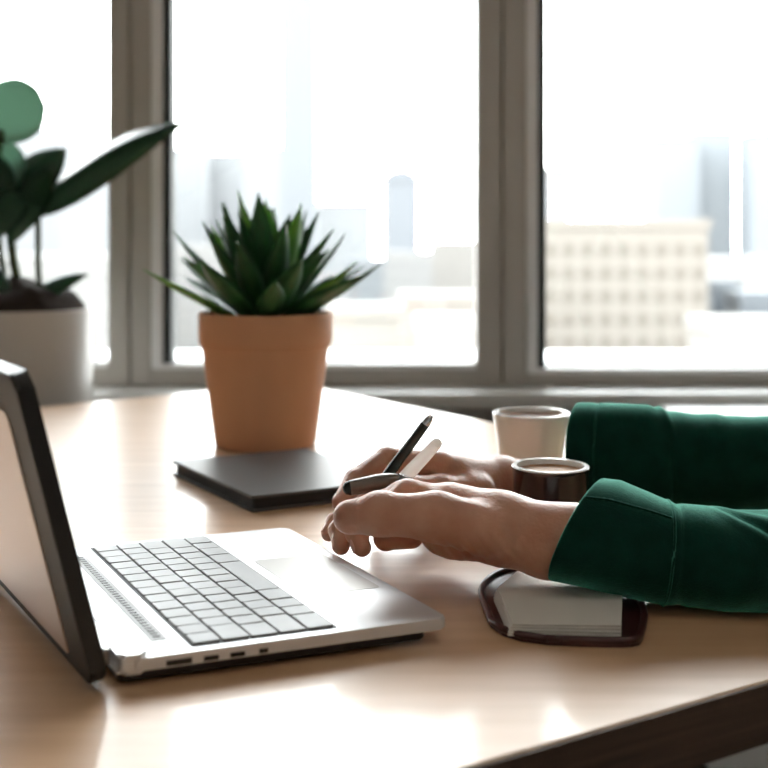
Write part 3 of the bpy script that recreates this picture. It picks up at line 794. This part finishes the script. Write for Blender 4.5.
near_st = [(576, 480, 578, .800, .44, .041, .5), (600, 482, 583, .800, .36, .043, .4), (638, 493, 594, .799, .22, .044, .2), (666, 502, 601, .797, .10, .043, .1), (684, 505, 604, .796, .03, .043, .05), (725, 508, 607, .795, 0, .045, 0), (768, 514, 607, .795, 0, .046, 0), (860, 520, 606, .80, 0, .047, 0), (955, 516, 606, .80, 0, .05, 0)]
V, Q = loft(near_st, .043, folds=fold_near); swparts.append((V, Q))
def fold_far(x, th, px):
    s = .008*math.sin(th*4+px*.05)
    for c_, wd, am in ((604, 3, .018), (662, 4, .05), (700, 5, .02), (735, 5, .03)): s -= am*math.exp(-((px-c_+6*math.sin(th))/wd)**2)
    if px > 668: s += .015*math.sin(px*.12+th*2)
    return s
far_st = [(576, 403, 507, 1.080, .0, .046, .42), (610, 403, 509, 1.080, .0, .048, .3), (660, 406, 510, 1.079, 0, .049, 0), (668, 412, 510, 1.078, 0, .049, 0), (768, 417, 510, 1.078, 0, .050, 0), (850, 424, 510, 1.078, 0, .052, 0)]
V, Q = loft(far_st, .048, folds=fold_far); swparts.append((V, Q))
sweater = link('sweater', join_meshes('sweater', swparts), M['sweater'], person, True)
# raised seams on the near cuff and the far cuff
def seam(pts, r): 
    bm = bmesh.new(); tube_bm(bm, pts, [r]*len(pts), 8); from_bm('seam', bm, M['sweater'], sweater, True)
def surf(st, th, fol, lift=.0002):
    # point on the lofted surface at px station
    for i in range(len(st)-1):
        pass
    return None
def loft_point(stations, px, th, folds, lift=0):
    for a_, b_ in zip(stations, stations[1:]):
        if a_[0] <= px <= b_[0]:
            t = (px-a_[0])/(b_[0]-a_[0]); s_ = [a_[j]+(b_[j]-a_[j])*t for j in range(6)]
            c = at(s_[0], (s_[1]+s_[2])/2, s_[3]); rz = (s_[2]-s_[1])/2*s_[3]/1000+lift
            cz, cy = math.sin(th), math.cos(th)
            ez = math.copysign(abs(cz)**.9, cz); ey = math.copysign(abs(cy)**.9, cy); fo = folds(c.x, th, s_[0])
            zz = rz*ez*(1+fo); return Vector((c.x+s_[4]*zz+((a_[6] if len(a_) > 6 else 0)*(1-t)+(b_[6] if len(b_) > 6 else 0)*t)*s_[5]*math.copysign(abs(cy)**.9, cy)*(1+folds(c.x, th, s_[0])), c.y+(s_[5]+lift)*ey*(1+fo), c.z+zz))
th0 = math.radians(180-46)
# camera side is -Y: cos(th) < 0
seam([loft_point(near_st, p_, math.radians(180-52), fold_near, .0003) for p_ in range(579, 664, 4)], .0011)
seam([loft_point(near_st, 665, 2*math.pi*k/48, fold_near, .0002) for k in range(49)], .0010)
seam([loft_point(far_st, 600, 2*math.pi*k/48, fold_far, .0002) for k in range(49)], .0010)

# trousers
ft = Field((.42, .84, -.76), (1.20, 1.36, -.10), .010)
tr_ = ft.ell((1.0, 1.09, -.20), (.15, .18, .105))
for s_ in (-1, 1):
    tr_ = smin(tr_, ft.chain([(.98, 1.09+s_*.09, -.215), (.60, 1.09+s_*.12, -.20), (.66, 1.09+s_*.12, -.66)], [.085, .064, .045], .03), .03)
V, Q = ft.mesh(tr_); V[:, 2] = np.maximum(V[:, 2], -.299+0*(V[:, 2])) if False else V[:, 2]
link('trousers', join_meshes('trousers', [(V, Q)]), M['trousers'], person, True)
for s_ in (-1, 1):
    fsz = Field((.46, 1.02+s_*.12, -.78), (.76, 1.16+s_*.12, -.62), .006)
    sh = smin(fsz.ell((.60, 1.09+s_*.12, -.72), (.115, .045, .032)), fsz.cap((.66, 1.09+s_*.12, -.72), (.66, 1.09+s_*.12, -.665), .040, .042), .03)
    sh = np.maximum(sh, -(fsz.Z+.748))
    V, Q = fsz.mesh(sh); link('shoe', join_meshes('shoe', [(V, Q)]), M['black'], person, True)

# ------------------------------------------------------------ pens
def pen(name, p0, p1, r, m, label, tipm, capm=None, endcap=.010):
    p0, p1 = Vector(p0), Vector(p1); ax = (p1-p0).normalized(); L = (p1-p0).length
    e = empty(name, p0, label, 'pen')
    tube('barrel', [p0+ax*.012, p0+ax*.02, p0+ax*(L*.5), p1-ax*endcap], [r*.72, r*.9, r, r*.82], m, e, 20)
    tube('tip', [p0, p0+ax*.006, p0+ax*.0125], [.0006, r*.45, r*.74], tipm, e, 16)
    tube('end_cap', [p1-ax*(endcap+.0004), p1-ax*endcap*.35, p1], [r*.84, r*.66, r*.30], capm or tipm, e, 20)
    return e, ax
e, ax = pen('pen', at(352, 524, .93), at(432, 415, .92), .0053, M['pen_dark'], 'dark lacquered pen with a silver end, pointing up between the hands', M['chrome'])
e2, ax2 = pen('pen', at(378, 506, .922), at(440, 440, .905), .0064, M['pen_white'], 'pearl white pen leaning below the dark pen in the hand', M['chrome'], M['pen_white'], .005)
e3, ax3 = pen('marker_pen', at(412, 478, .905), at(343, 489, .897), .0082, mat('marker_grey', (.17, .15, .13), .28, .3), 'dark grey marker lying level between the two hands', M['chrome'], M['pen_dark'], .006)
